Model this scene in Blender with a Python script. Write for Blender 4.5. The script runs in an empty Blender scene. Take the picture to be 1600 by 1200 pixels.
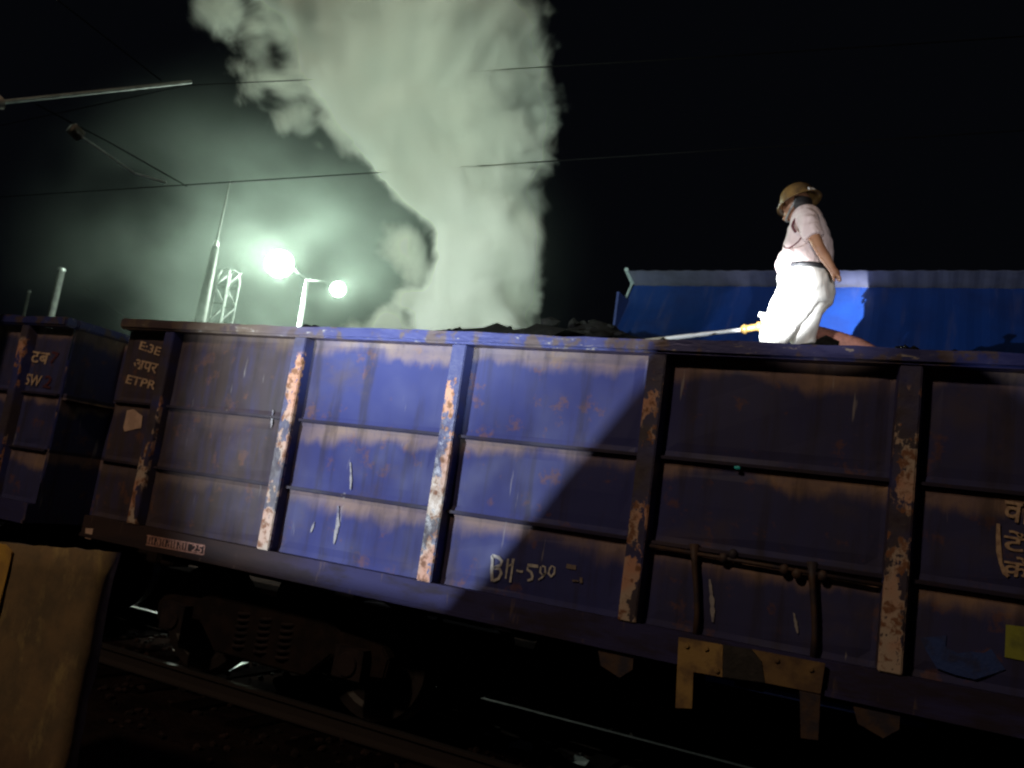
import bpy, bmesh, math, random
from mathutils import Vector, Matrix
random.seed(7)
S = bpy.context.scene
COL = S.collection
R = math.radians

# ------------------------------------------------------------------ camera
CAM = Vector((6.506, -5.518, 1.937))
M_R = Vector((0.89216942, 0.42970143, 0.13924943))
M_D = Vector((0.06046342, 0.19189669, -0.97955083))
M_F = Vector((-0.4476359, 0.8823448, 0.14522314))
FOC = 1300.94
cd = bpy.data.cameras.new('camera')
cam = bpy.data.objects.new('camera', cd); COL.objects.link(cam)
mw = Matrix.Identity(4)
for i in range(3):
    mw[i][0] = M_R[i]; mw[i][1] = -M_D[i]; mw[i][2] = -M_F[i]; mw[i][3] = CAM[i]
cam.matrix_world = mw
cd.sensor_width = 36; cd.lens = 36 * FOC / 1600; cd.clip_end = 2000; cd.clip_start = 0.05
S.camera = cam
cd.dof.use_dof = True; cd.dof.focus_distance = 4.4; cd.dof.aperture_fstop = 2.6

def ray(u, v): return M_R * ((u - 800) / FOC) + M_D * ((v - 600) / FOC) + M_F
def at(u, v, y):
    d = ray(u, v); return CAM + d * ((y - CAM.y) / d.y)
def atz(u, v, z):
    d = ray(u, v); return CAM + d * ((z - CAM.z) / d.z)
def atx(u, v, x):
    d = ray(u, v); return CAM + d * ((x - CAM.x) / d.x)

# ------------------------------------------------------------------ helpers
class MB:
    def __init__(s): s.bm = bmesh.new()
    def box(s, x0, x1, y0, y1, z0, z1, rot=None):
        vs = [s.bm.verts.new((x, y, z)) for x in (x0, x1) for y in (y0, y1) for z in (z0, z1)]
        for f in ((0,1,3,2),(4,6,7,5),(0,4,5,1),(2,3,7,6),(0,2,6,4),(1,5,7,3)):
            s.bm.faces.new([vs[i] for i in f])
        if rot: bmesh.ops.transform(s.bm, matrix=rot, verts=vs)
        return s
    def tube(s, pts, r, n=8, cap=True):
        pts = [Vector(p) for p in pts]; rings = []
        rr = r if isinstance(r, (list, tuple)) else [r] * len(pts)
        up = None
        for i, p in enumerate(pts):
            t = (pts[min(i+1, len(pts)-1)] - pts[max(i-1, 0)]).normalized()
            if up is None:
                up = Vector((0,0,1)) if abs(t.z) < .9 else Vector((1,0,0))
            a = t.cross(up).normalized(); b = a.cross(t).normalized(); up = b
            rings.append([s.bm.verts.new(p + (a*math.cos(k*2*math.pi/n) + b*math.sin(k*2*math.pi/n)) * rr[i]) for k in range(n)])
        s._skin(rings, cap); return s
    def _skin(s, rings, cap=True):
        n = len(rings[0])
        for A, B in zip(rings, rings[1:]):
            for k in range(n):
                s.bm.faces.new((A[k], A[(k+1)%n], B[(k+1)%n], B[k]))
        if cap:
            s.bm.faces.new(rings[0][::-1]); s.bm.faces.new(rings[-1])
    def loft(s, rows, n=20, cap=True):                 # rows: (centre, rx, ry) horizontal ellipses
        rings = [[s.bm.verts.new((c[0]+rx*math.cos(2*math.pi*k/n), c[1]+ry*math.sin(2*math.pi*k/n), c[2])) for k in range(n)] for c, rx, ry in rows]
        s._skin(rings, cap); return s
    def lathe(s, prof, c=(0,0,0), axis='Z', n=24, cap=False):  # prof: (radius, height)
        rings = []
        for r, h in prof:
            ring = []
            for k in range(n):
                a = 2*math.pi*k/n; x, y = r*math.cos(a), r*math.sin(a)
                p = {'Z': (x, y, h), 'Y': (x, h, y), 'X': (h, x, y)}[axis]
                ring.append(s.bm.verts.new((p[0]+c[0], p[1]+c[1], p[2]+c[2])))
            rings.append(ring)
        s._skin(rings, cap); return s
    def prism(s, poly, y0, y1):                        # polygon in x,z extruded in y
        A = [s.bm.verts.new((x, y0, z)) for x, z in poly]; B = [s.bm.verts.new((x, y1, z)) for x, z in poly]
        n = len(poly); s.bm.faces.new(A); s.bm.faces.new(B[::-1])
        for k in range(n): s.bm.faces.new((A[k], B[k], B[(k+1)%n], A[(k+1)%n]))
        return s
    def stroke(s, pts, w, y, t=.0008):                  # flat brush stroke in the x,z plane
        pts = [Vector((p[0], 0, p[1])) for p in pts]
        L, Rr = [], []
        for i, p in enumerate(pts):
            d = (pts[min(i+1, len(pts)-1)] - pts[max(i-1, 0)]).normalized(); nrm = Vector((-d.z, 0, d.x))
            ww = w * random.uniform(.75, 1.2)
            L.append(p + nrm*ww/2); Rr.append(p - nrm*ww/2)
        for i in range(len(pts)-1):
            s.prism([(L[i].x, L[i].z), (L[i+1].x, L[i+1].z), (Rr[i+1].x, Rr[i+1].z), (Rr[i].x, Rr[i].z)], y, y + t)
        return s
    def sphere(s, c, r, sc=(1,1,1), u=16, v=10):
        m = Matrix.Translation(c) @ Matrix.Diagonal((r*sc[0], r*sc[1], r*sc[2], 1))
        bmesh.ops.create_uvsphere(s.bm, u_segments=u, v_segments=v, radius=1, matrix=m); return s
    def rock(s, c, r, sub=1):
        g = bmesh.ops.create_icosphere(s.bm, subdivisions=sub, radius=r)
        q = Vector((random.uniform(.7,1.3), random.uniform(.7,1.3), random.uniform(.5,1)))
        for v in g['verts']:
            v.co = Vector((v.co.x*q.x, v.co.y*q.y, v.co.z*q.z)) * random.uniform(.75, 1.2) + Vector(c)
        return s
    def drip(s, pts, w, y):                            # runny teardrop of paint
        n = 12; P = []
        for i in range(n+1):
            q = i/n*(len(pts)-1); a = min(int(q), len(pts)-2); f = q - a
            P.append((pts[a][0]*(1-f)+pts[a+1][0]*f, pts[a][1]*(1-f)+pts[a+1][1]*f, w*(.15+.85*math.sin(math.pi*min(1, .12+.8*(i/n)**1.6)))*random.uniform(.7,1.2)/2))
        s.prism([(x-r, z) for x, z, r in P] + [(x+r*random.uniform(.7,1.2), z) for x, z, r in P[::-1]], y, y+.0006); return s
    def obj(s, name, m, parent=None, smooth=False, bevel=0):
        bmesh.ops.recalc_face_normals(s.bm, faces=s.bm.faces)
        if bevel:
            es = [e for e in s.bm.edges if len(e.link_faces) == 2 and e.calc_face_angle(0) > .6]
            bmesh.ops.bevel(s.bm, geom=es, offset=bevel, segments=2, affect='EDGES', clamp_overlap=True)
        me = bpy.data.meshes.new(name); s.bm.to_mesh(me); s.bm.free()
        if smooth:
            for p in me.polygons: p.use_smooth = True
        o = bpy.data.objects.new(name, me); COL.objects.link(o)
        if m: me.materials.append(m)
        if parent: o.parent = parent
        return o

from mathutils import noise as mn
def remesh(o, voxel, smooth=4, wr=0):
    md = o.modifiers.new('r', 'REMESH'); md.mode = 'VOXEL'; md.voxel_size = voxel; md.use_smooth_shade = True
    sm = o.modifiers.new('s', 'SMOOTH'); sm.iterations = smooth; sm.factor = .5
    dg = bpy.context.evaluated_depsgraph_get()
    me = bpy.data.meshes.new_from_object(o.evaluated_get(dg))
    mats = list(o.data.materials); o.modifiers.clear(); o.data = me
    if not me.materials:
        for m in mats: me.materials.append(m)
    for p in me.polygons: p.use_smooth = True
    if wr:                                             # cloth folds
        for v in me.vertices:
            q = Vector((v.co.x*7 + v.co.z*5, v.co.y*7, v.co.z*10 - v.co.x*6)); f = 1 - abs(mn.noise(q))*2.2
            q2 = Vector((v.co.x*18, v.co.y*18, v.co.z*9)); v.co += v.normal * wr * (max(f, -.3) + .5*mn.noise(q2))
    return o

def thing(name, label, cat, loc=(0,0,0), group=None):
    o = bpy.data.objects.new(name, None); COL.objects.link(o); o.location = loc; o.empty_display_size = .2
    return tag(o, label, cat, group)
def tag(o, label, cat, group=None, kind=None):
    o['label'] = label; o['category'] = cat
    if group: o['group'] = group
    if kind: o['kind'] = kind
    return o
def structure(o, label=None):
    o['kind'] = 'structure'
    if label: o['label'] = label
    return o

# ------------------------------------------------------------------ materials
class N:
    def __init__(s, name):
        s.m = bpy.data.materials.new(name); s.m.use_nodes = True; s.t = s.m.node_tree; s.t.nodes.clear()
        s.out = s.t.nodes.new('ShaderNodeOutputMaterial')
    def n(s, typ, **kw):
        nd = s.t.nodes.new(typ)
        for k, v in kw.items(): setattr(nd, k, v)
        return nd
    def l(s, a, b): s.t.links.new(a, b)
    def inp(s, sock, v):
        if hasattr(v, 'is_output'): s.l(v, sock)
        elif isinstance(v, (tuple, list)) and len(v) == 3 and sock.type == 'RGBA': sock.default_value = (*v, 1)
        else: sock.default_value = v
    def math(s, op, a, b=None, c=None, clamp=False):
        nd = s.n('ShaderNodeMath', operation=op, use_clamp=clamp); s.inp(nd.inputs[0], a)
        if b is not None: s.inp(nd.inputs[1], b)
        if c is not None: s.inp(nd.inputs[2], c)
        return nd.outputs[0]
    def vmath(s, op, a, b=None):
        nd = s.n('ShaderNodeVectorMath', operation=op); s.inp(nd.inputs[0], a)
        if b is not None: s.inp(nd.inputs[1], b)
        return nd.outputs['Value'] if op in ('LENGTH', 'DISTANCE', 'DOT_PRODUCT') else nd.outputs[0]
    def coord(s, which='Object'): return s.n('ShaderNodeTexCoord').outputs[which]
    def mapping(s, v, sc=(1,1,1), loc=(0,0,0)):
        nd = s.n('ShaderNodeMapping'); s.l(v, nd.inputs[0]); nd.inputs['Scale'].default_value = sc; nd.inputs['Location'].default_value = loc
        return nd.outputs[0]
    def noise(s, v, scale, detail=4, rough=.55, dist=0):
        nd = s.n('ShaderNodeTexNoise'); s.l(v, nd.inputs['Vector']); nd.inputs['Scale'].default_value = scale
        nd.inputs['Detail'].default_value = detail; nd.inputs['Roughness'].default_value = rough; nd.inputs['Distortion'].default_value = dist
        return nd.outputs[0]
    def mr(s, v, a, b, c=0., d=1., smooth=True):
        nd = s.n('ShaderNodeMapRange'); nd.interpolation_type = 'SMOOTHSTEP' if smooth else 'LINEAR'
        s.inp(nd.inputs[0], v)
        for i, q in enumerate((a, b, c, d)): s.inp(nd.inputs[1+i], q)
        return nd.outputs[0]
    def mix(s, f, a, b):
        nd = s.n('ShaderNodeMix', data_type='RGBA'); s.inp(nd.inputs[0], f); s.inp(nd.inputs[6], a); s.inp(nd.inputs[7], b)
        return nd.outputs[2]
    def sep(s, v):
        nd = s.n('ShaderNodeSeparateXYZ'); s.l(v, nd.inputs[0]); return nd.outputs
    def bsdf(s, col, rough=.6, metal=0., bump=None, bstr=.3, bdist=.01, spec=.5):
        b = s.n('ShaderNodeBsdfPrincipled'); s.inp(b.inputs['Base Color'], col); s.inp(b.inputs['Roughness'], rough)
        s.inp(b.inputs['Metallic'], metal); b.inputs['Specular IOR Level'].default_value = spec
        if bump is not None:
            bp = s.n('ShaderNodeBump'); bp.inputs['Strength'].default_value = bstr; bp.inputs['Distance'].default_value = bdist
            s.l(bump, bp.inputs['Height']); s.l(bp.outputs[0], b.inputs['Normal'])
        s.l(b.outputs[0], s.out.inputs[0]); return s.m

def simple(name, c1, c2=None, scale=6, rough=.6, metal=0, bstr=.3, bdist=.01, lo=.4, hi=.65, spec=.5):
    k = N(name); v = k.coord(); n1 = k.noise(v, scale, 6)
    col = k.mix(k.mr(n1, lo, hi), c1, c2 or tuple(x*.6 for x in c1))
    return k.bsdf(col, rough, metal, k.noise(v, scale*4, 4), bstr, bdist, spec)

NAVY = (.043, .050, .200)
RUST = (.20, .085, .045)
DUST = (.36, .25, .195)
def wagon_paint():
    k = N('weathered wagon paint'); v = k.coord(); x, y, z = k.sep(v)
    streak = k.noise(k.mapping(v, (7, 7, 1.3)), 1.6, 5, .6)
    blot = k.noise(v, 1.1, 5, .6); fine = k.noise(v, 22, 4, .6)
    tot = None
    for zt, h in ((3.13, .30), (2.415, .26), (1.835, .27)):
        b = k.math('MULTIPLY', k.mr(z, zt-h, zt, 0, 1, False), k.math('LESS_THAN', z, zt + .012))
        tot = b if tot is None else k.math('MAXIMUM', tot, b)
    # dust hangs in ragged drips under each ledge
    oi = k.n('ShaderNodeObjectInfo').outputs['Random']; vr = k.vmath('ADD', v, k.vmath('SCALE', (1.,1.,1.), None)) if False else v
    off = k.n('ShaderNodeCombineXYZ'); k.l(k.math('MULTIPLY', oi, 37.), off.inputs[0]); k.l(k.math('MULTIPLY', oi, 11.), off.inputs[1]); k.l(k.math('MULTIPLY', oi, 5.), off.inputs[2])
    vr = k.vmath('ADD', v, off.outputs[0])
    soft = k.noise(k.mapping(vr, (1, 1, .8), (5, 0, 2)), 1.9, 3, .5); patch = k.noise(k.mapping(vr, (1, 1, .6), (1, 7, 4)), .9, 3, .55)
    grime = k.noise(k.mapping(vr, (5, 5, .5), (2, 2, 2)), 1.5, 5, .6); smear = k.noise(k.mapping(vr, (.8, .8, 1.1)), 1.6, 5, .62)
    e = k.math('ADD', tot, k.math('MULTIPLY', k.math('SUBTRACT', streak, .5), .5))
    e = k.math('ADD', e, k.math('MULTIPLY', k.math('SUBTRACT', soft, .5), 1.5))
    band = k.math('MULTIPLY', k.mr(e, .40, k.mr(patch, .4, .6, .72, 1.1)), k.mr(fine, .3, .5, .8, 1))
    band = k.math('MULTIPLY', band, k.mr(patch, .34, .60, .45, 1))
    led = k.math('MAXIMUM', k.math('LESS_THAN', k.math('ABSOLUTE', k.math('SUBTRACT', z, 2.419)), .017), k.math('LESS_THAN', k.math('ABSOLUTE', k.math('SUBTRACT', z, 1.839)), .017))
    band = k.math('MULTIPLY', band, k.math('SUBTRACT', 1., led))
    # brown film, heavier on the first bay and end panel
    film = k.math('ADD', k.math('ADD', k.mr(x, -2.7, -3.5, 0, .92), k.mr(x, -.2, .6, 0, .45)), k.math('MULTIPLY', k.mr(blot, .48, .72), .26), clamp=True)
    film = k.math('MULTIPLY', film, k.mr(streak, .3, .6, .7, 1))
    col = k.mix(film, NAVY, k.mix(k.mr(x, -2.7, -3.4), (.050, .044, .050), (.062, .043, .042)))
    col = k.mix(k.math('MULTIPLY', k.mr(k.noise(v, 5, 6, .65), .58, .68), .5), col, RUST)
    col = k.mix(k.math('MULTIPLY', led, .8), col, (.022, .016, .03))
    col = k.mix(k.math('MULTIPLY', band, .85), col, k.mix(k.mr(x, -2.7, -3.4), k.mix(k.mr(x, -.4, .3), DUST, (.46, .29, .17)), (.17, .115, .095)))
    col = k.mix(k.math('MULTIPLY', k.mr(grime, .48, .70), .55), col, (.032, .024, .026))
    col = k.mix(k.math('MULTIPLY', k.mr(smear, .52, .70), .5), col, (.095, .070, .085))
    # pale runs
    run = k.mr(k.noise(k.mapping(v, (9, 9, .9), (3, 1, 2)), 1.7, 3, .5), .70, .76)
    col = k.mix(k.math('MULTIPLY', run, .5), col, (.45, .42, .42))
    bump = k.noise(v, 1.4, 2)
    return k.bsdf(col, k.mr(soft, .3, .7, .5, .8), 0, bump, .25, .05, .25)
def stanchion_paint():
    k = N('chipped stanchion paint'); v = k.coord(); x, y, z = k.sep(v)
    oi = k.n('ShaderNodeObjectInfo').outputs['Random']; cb_ = k.n('ShaderNodeCombineXYZ'); k.l(k.math('MULTIPLY', oi, 23.), cb_.inputs[2])
    a = k.math('ADD', k.noise(k.mapping(k.vmath('ADD', v, cb_.outputs[0]), (1.5, 1.5, .62)), 3.6, 4, .58), k.math('MULTIPLY', k.math('SUBTRACT', 2.2, z), .10)); b = k.noise(v, 15, 5, .65); c = k.noise(v, 2.1, 3)
    chip = k.mr(k.math('ADD', a, k.math('MULTIPLY', k.math('SUBTRACT', b, .5), .48)), .525, .56)
    face = k.math('LESS_THAN', y, -1.515)
    mid = k.math('MULTIPLY', k.mr(z, 1.35, 1.6), 1.0)
    pink = k.mix(k.mr(c, .4, .6), (.62, .30, .20), (.55, .44, .36))
    pink = k.mix(k.mr(b, .5, .62), pink, (.24, .10, .05))
    col = k.mix(k.mr(c, .35, .6), NAVY, (.06, .045, .06))
    col = k.mix(k.math('MULTIPLY', k.math('MULTIPLY', chip, face), k.mr(z, 3.02, 2.95)), col, pink)
    return k.bsdf(col, k.mr(b, .3, .7, .35, .7), 0, b, .4, .01)

M = {}
M['paint'] = wagon_paint()
M['stan'] = stanchion_paint()
def sole_m():
    k = N('grimy sole bar paint'); v = k.coord(); x, y, z = k.sep(v)
    a = k.noise(k.mapping(v, (.7, 1, 2.5)), 2.2, 6, .65); b = k.noise(k.mapping(v, (6, 6, 1)), 2, 4)
    col = k.mix(k.mr(x, -2.2, -3.4), (.040, .038, .12), (.045, .028, .028))
    col = k.mix(k.math('MULTIPLY', k.mr(a, .42, .62), .8), col, (.030, .022, .026))
    col = k.mix(k.math('MULTIPLY', k.mr(b, .62, .72), .5), col, (.16, .11, .09))
    return k.bsdf(col, .75, 0, a, .3, .03, .2)
M['sole'] = sole_m()
def rim_paint():
    k = N('scuffed rim paint'); v = k.coord(); x, y, z = k.sep(v)
    a = k.noise(k.mapping(v, (.6, 2, 2)), 9, 5, .7)
    col = k.mix(k.mr(x, -2.6, -3.9), NAVY, (.16, .115, .09))
    col = k.mix(k.mr(a, .60, .68), col, (.42, .38, .36))
    col = k.mix(k.mr(k.noise(v, 6, 4), .5, .6), col, (.10, .07, .08))
    return k.bsdf(col, k.mr(a, .3, .7, .28, .55), .25, a, .4, .01)
M['rim'] = rim_paint()
M['under'] = simple('oily underframe', (.012, .008, .008), (.022, .013, .011), 7, .85, spec=.15)
M['hinge'] = simple('rusty hinge', (.075, .042, .030), (.03, .025, .04), 9, .65)
M['bogie_iron'] = simple('greasy bogie iron', (.028, .018, .018), (.014, .010, .012), 9, .8, spec=.2)
M['wheel'] = simple('worn wheel steel', (.022, .015, .014), (.014, .010, .010), 9, .6, .2)
M['yellow'] = simple('dirty yellow paint', (.38, .24, .08), (.20, .12, .055), 9, .65)
M['wornyellow'] = simple('worn yellow paint', (.22, .135, .055), (.12, .07, .04), 8, .75)
M['black'] = simple('black paint', (.02, .018, .018), (.035, .03, .03), 9, .6)
M['chalk'] = simple('chalk', (.66, .63, .62), (.42, .40, .42), 40, .9)
M['stencil'] = simple('faded stencil paint', (.62, .44, .30), (.40, .26, .19), 28, .8)
M['stencil_pink'] = simple('faded pink stencil', (.50, .27, .22), (.30, .15, .13), 30, .8)
M['patch'] = simple('pale primer', (.62, .42, .33), (.5, .33, .26), 9, .8)
M['crimson'] = simple('faded crimson lettering', (.10, .02, .035), (.06, .015, .025), 20, .8)
M['lime'] = simple('lime paint', (.32, .35, .05), (.20, .22, .05), 9, .7)
M['bluewash'] = simple('fresh blue paint', (.035, .07, .26), (.035, .045, .13), 12, .5)
M['cyan'] = simple('cyan enamel', (.05, .75, .85), (.05, .6, .7), 30, .3)
M['coal'] = simple('coal', (.007, .007, .007), (.012, .011, .011), 14, .8, 0, .8, .03, spec=.15)
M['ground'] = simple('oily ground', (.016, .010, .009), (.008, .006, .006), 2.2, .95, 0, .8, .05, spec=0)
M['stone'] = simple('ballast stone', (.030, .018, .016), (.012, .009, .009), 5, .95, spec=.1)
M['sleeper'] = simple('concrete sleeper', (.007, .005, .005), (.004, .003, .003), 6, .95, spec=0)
def rail_m():
    k = N('rail steel'); v = k.coord(); x, y, z = k.sep(v)
    n1 = k.noise(v, 9, 4)
    top = k.math('GREATER_THAN', z, -.004)
    col = k.mix(top, (.018, .011, .010), (.22, .20, .20))
    return k.bsdf(col, k.mix(top, (.8,)*3, (.4,)*3), k.math('MULTIPLY', top, .9), n1, .1, .005)
M['rail'] = rail_m()
M['scrap'] = simple('white plastic scrap', (.8, .8, .78), (.7, .7, .68), 12, .4)
M['galv'] = simple('galvanised steel', (.34, .35, .34), (.24, .25, .24), 8, .45, .5)
M['palepole'] = simple('pale painted pole', (.62, .63, .60), (.5, .5, .48), 8, .5)
M['darkpole'] = simple('dull dark steel', (.055, .055, .05), (.035, .035, .03), 8, .8, spec=.2)
M['mistpole'] = simple('dull grey steel', (.085, .09, .082), (.06, .06, .06), 8, .8, spec=.2)
M['wire'] = simple('sooty overhead wire', (.004, .004, .004), (.003, .003, .003), 8, .8, spec=.03)
M['insul'] = simple('porcelain insulator', (.30, .27, .24), (.22, .2, .18), 8, .25)
def block_m():
    k = N('weathered concrete'); v = k.coord(); x, y, z = k.sep(v)
    a = k.noise(v, 3.2, 6, .65); b = k.noise(k.mapping(v, (1.6, 1.6, .9)), 2.4, 6, .65)
    col = k.mix(k.mr(a, .35, .65), (.20, .128, .062), (.12, .085, .048))
    col = k.mix(k.mr(b, .52, .66), col, (.28, .20, .085))
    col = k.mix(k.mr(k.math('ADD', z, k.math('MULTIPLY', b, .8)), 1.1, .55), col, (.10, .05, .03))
    return k.bsdf(col, .95, 0, k.noise(v, 14, 4), .3, .012)
M['block'] = block_m()
M['blockyel'] = simple('flaking yellow paint', (.52, .30, .05), (.36, .2, .05), 7, .8)
def roof_m(name, c1, c2):
    k = N(name); v = k.coord(); a = k.noise(v, 1.4, 5, .6); st = k.noise(k.mapping(v, (6, .7, .7)), 1.5, 4)
    col = k.mix(k.mr(a, .4, .7), c1, c2)
    col = k.mix(k.math('MULTIPLY', k.mr(st, .55, .7), .14), col, (.10, .09, .12))
    return k.bsdf(col, k.mr(a, .3, .7, .30, .5), 0, k.noise(v, 7, 3), .15, .02)
M['roof'] = roof_m('blue colour coated sheet', (.007, .032, .165), (.005, .021, .115))
M['eave'] = roof_m('dusty blue overhang', (.13, .135, .20), (.085, .085, .12))
M['trim'] = simple('pale edge trim', (.42, .50, .52), (.30, .36, .38), 9, .5)
M['shedwall'] = simple('shed wall sheet', (.02, .035, .16), (.02, .03, .12), 3, .55)
M['skin'] = simple('skin', (.34, .17, .095), (.27, .125, .07), 9, .55, 0, .1)
def cloth(name, c1, c2, wr):
    k = N(name); v = k.coord()
    w = k.noise(k.mapping(v, (1, 1, .55)), wr, 3, .5, 1.2); f = k.noise(v, 160, 2)
    col = k.mix(k.mr(w, .35, .65), c2, c1)
    return k.bsdf(col, .9, 0, k.math('ADD', w, k.math('MULTIPLY', f, .03)), .55, .05, .2)
M['shirt'] = cloth('cream cotton shirt', (.70, .58, .565), (.62, .50, .49), 7)
M['trouser'] = cloth('white cotton trousers', (.80, .79, .75), (.74, .73, .69), 6)
M['belt'] = simple('black leather', (.03, .03, .035), (.045, .045, .05), 20, .4)
M['helmet'] = simple('scuffed tan helmet', (.20, .12, .042), (.10, .062, .03), 7, .28)
M['white'] = simple('white reflective strip', (.75, .74, .70), (.6, .6, .56), 20, .4)
M['cord'] = simple('dark red cord', (.13, .03, .035), (.09, .02, .03), 30, .8)
M['hair'] = simple('black hair', (.012, .01, .01), (.02, .016, .015), 40, .6)
M['brass'] = simple('brass', (.62, .40, .13), (.5, .3, .09), 12, .38, .55)
M['hose'] = simple('faded red canvas hose', (.36, .15, .11), (.26, .11, .085), 30, .8)
def water_m():
    k = N('water jet'); v = k.coord(); n1 = k.noise(k.mapping(v, (2, 12, 12)), 4, 4)
    return k.bsdf(k.mix(n1, (.72, .76, .78), (.85, .87, .88)), .35, 0, n1, .5, .01)
M['water'] = water_m()
def lamp_m(name, col, st):
    k = N(name); e = k.n('ShaderNodeEmission'); e.inputs[0].default_value = (*col, 1); e.inputs[1].default_value = st
    k.l(e.outputs[0], k.out.inputs[0]); return k.m
M['lens'] = lamp_m('lit floodlight lens', (.93, 1, .93), 60)
M['housing'] = simple('grey lamp housing', (.12, .12, .12), (.08, .08, .08), 9, .5, .3)

# ------------------------------------------------------------------ ground, track
def grid(name, xs, ys, fz, m):
    b = MB(); vs = [[b.bm.verts.new((x, y, fz(x, y))) for y in ys] for x in xs]
    for i in range(len(xs)-1):
        for j in range(len(ys)-1):
            b.bm.faces.new((vs[i][j], vs[i+1][j], vs[i+1][j+1], vs[i][j+1]))
    return b.obj(name, m, smooth=True)
def rnd(x, y, s=1): 
    return (math.sin(x*3.1*s + 1.7*math.sin(y*2.3*s)) + math.sin(y*4.7*s + 1.3*math.sin(x*1.9*s+2)) + .6*math.sin(x*9.1*s+y*7.3*s)) / 2.6
xs = [-900, -300, -100, -40, -20] + [-14 + .5*i for i in range(61)] + [24, 45, 120, 300, 900]
ys = [-900, -200, -60, -20, -10] + [-6 + .4*i for i in range(46)] + [16, 30, 80, 250, 900]
def gz(x, y):
    d = abs(y - 1.55); bank = max(0, min(1, (3.2 - d) / 1.2)) * .17
    return -.36 + bank + (.02*rnd(x, y) if abs(x) < 20 and abs(y) < 14 else 0)
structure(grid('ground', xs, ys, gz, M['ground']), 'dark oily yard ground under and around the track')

b = MB()
for i in range(1500):
    x = random.uniform(-4, 9); y = random.uniform(-.6, 4.2)
    b.rock((x, y, gz(x, y) + .012), random.uniform(.018, .045), 1)
tag(b.obj('ballast', M['stone']), 'dark ballast stones spread over the track bed', 'ballast', kind='stuff')

tr = thing('rail_track', 'single broad gauge track with shiny rail heads under the freight wagons', 'track', (0, 1.55, 0))
for s in (-1, 1):
    yy = s * .875; p = [(-.07,-.16),(.07,-.16),(.07,-.145),(.012,-.12),(.012,-.045),(.035,-.03),(.035,0),(-.035,0),(-.035,-.03),(-.012,-.045),(-.012,-.12),(-.07,-.145)]
    b = MB(); rings = [[b.bm.verts.new((x, yy + q[0], q[1])) for q in p] for x in (-120, 60)]
    b._skin(rings); b.obj('rail', M['rail'], tr)
b = MB(); k = -30
while k < 22:
    if k < -8: b.box(k, k+.25, -1.37, 1.37, -.36, -.165)
    k += .65
b.obj('distant_sleepers', M['sleeper'], tr)['kind'] = 'stuff'
sl = MB().box(-.125, .125, -1.37, 1.37, -.36, -.165).obj('sleeper', M['sleeper'], tr, bevel=.012); sl.location.x = -7.6
for i in range(1, 28):
    o = sl.copy(); COL.objects.link(o); o.location.x = -7.6 + .65*i

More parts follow.
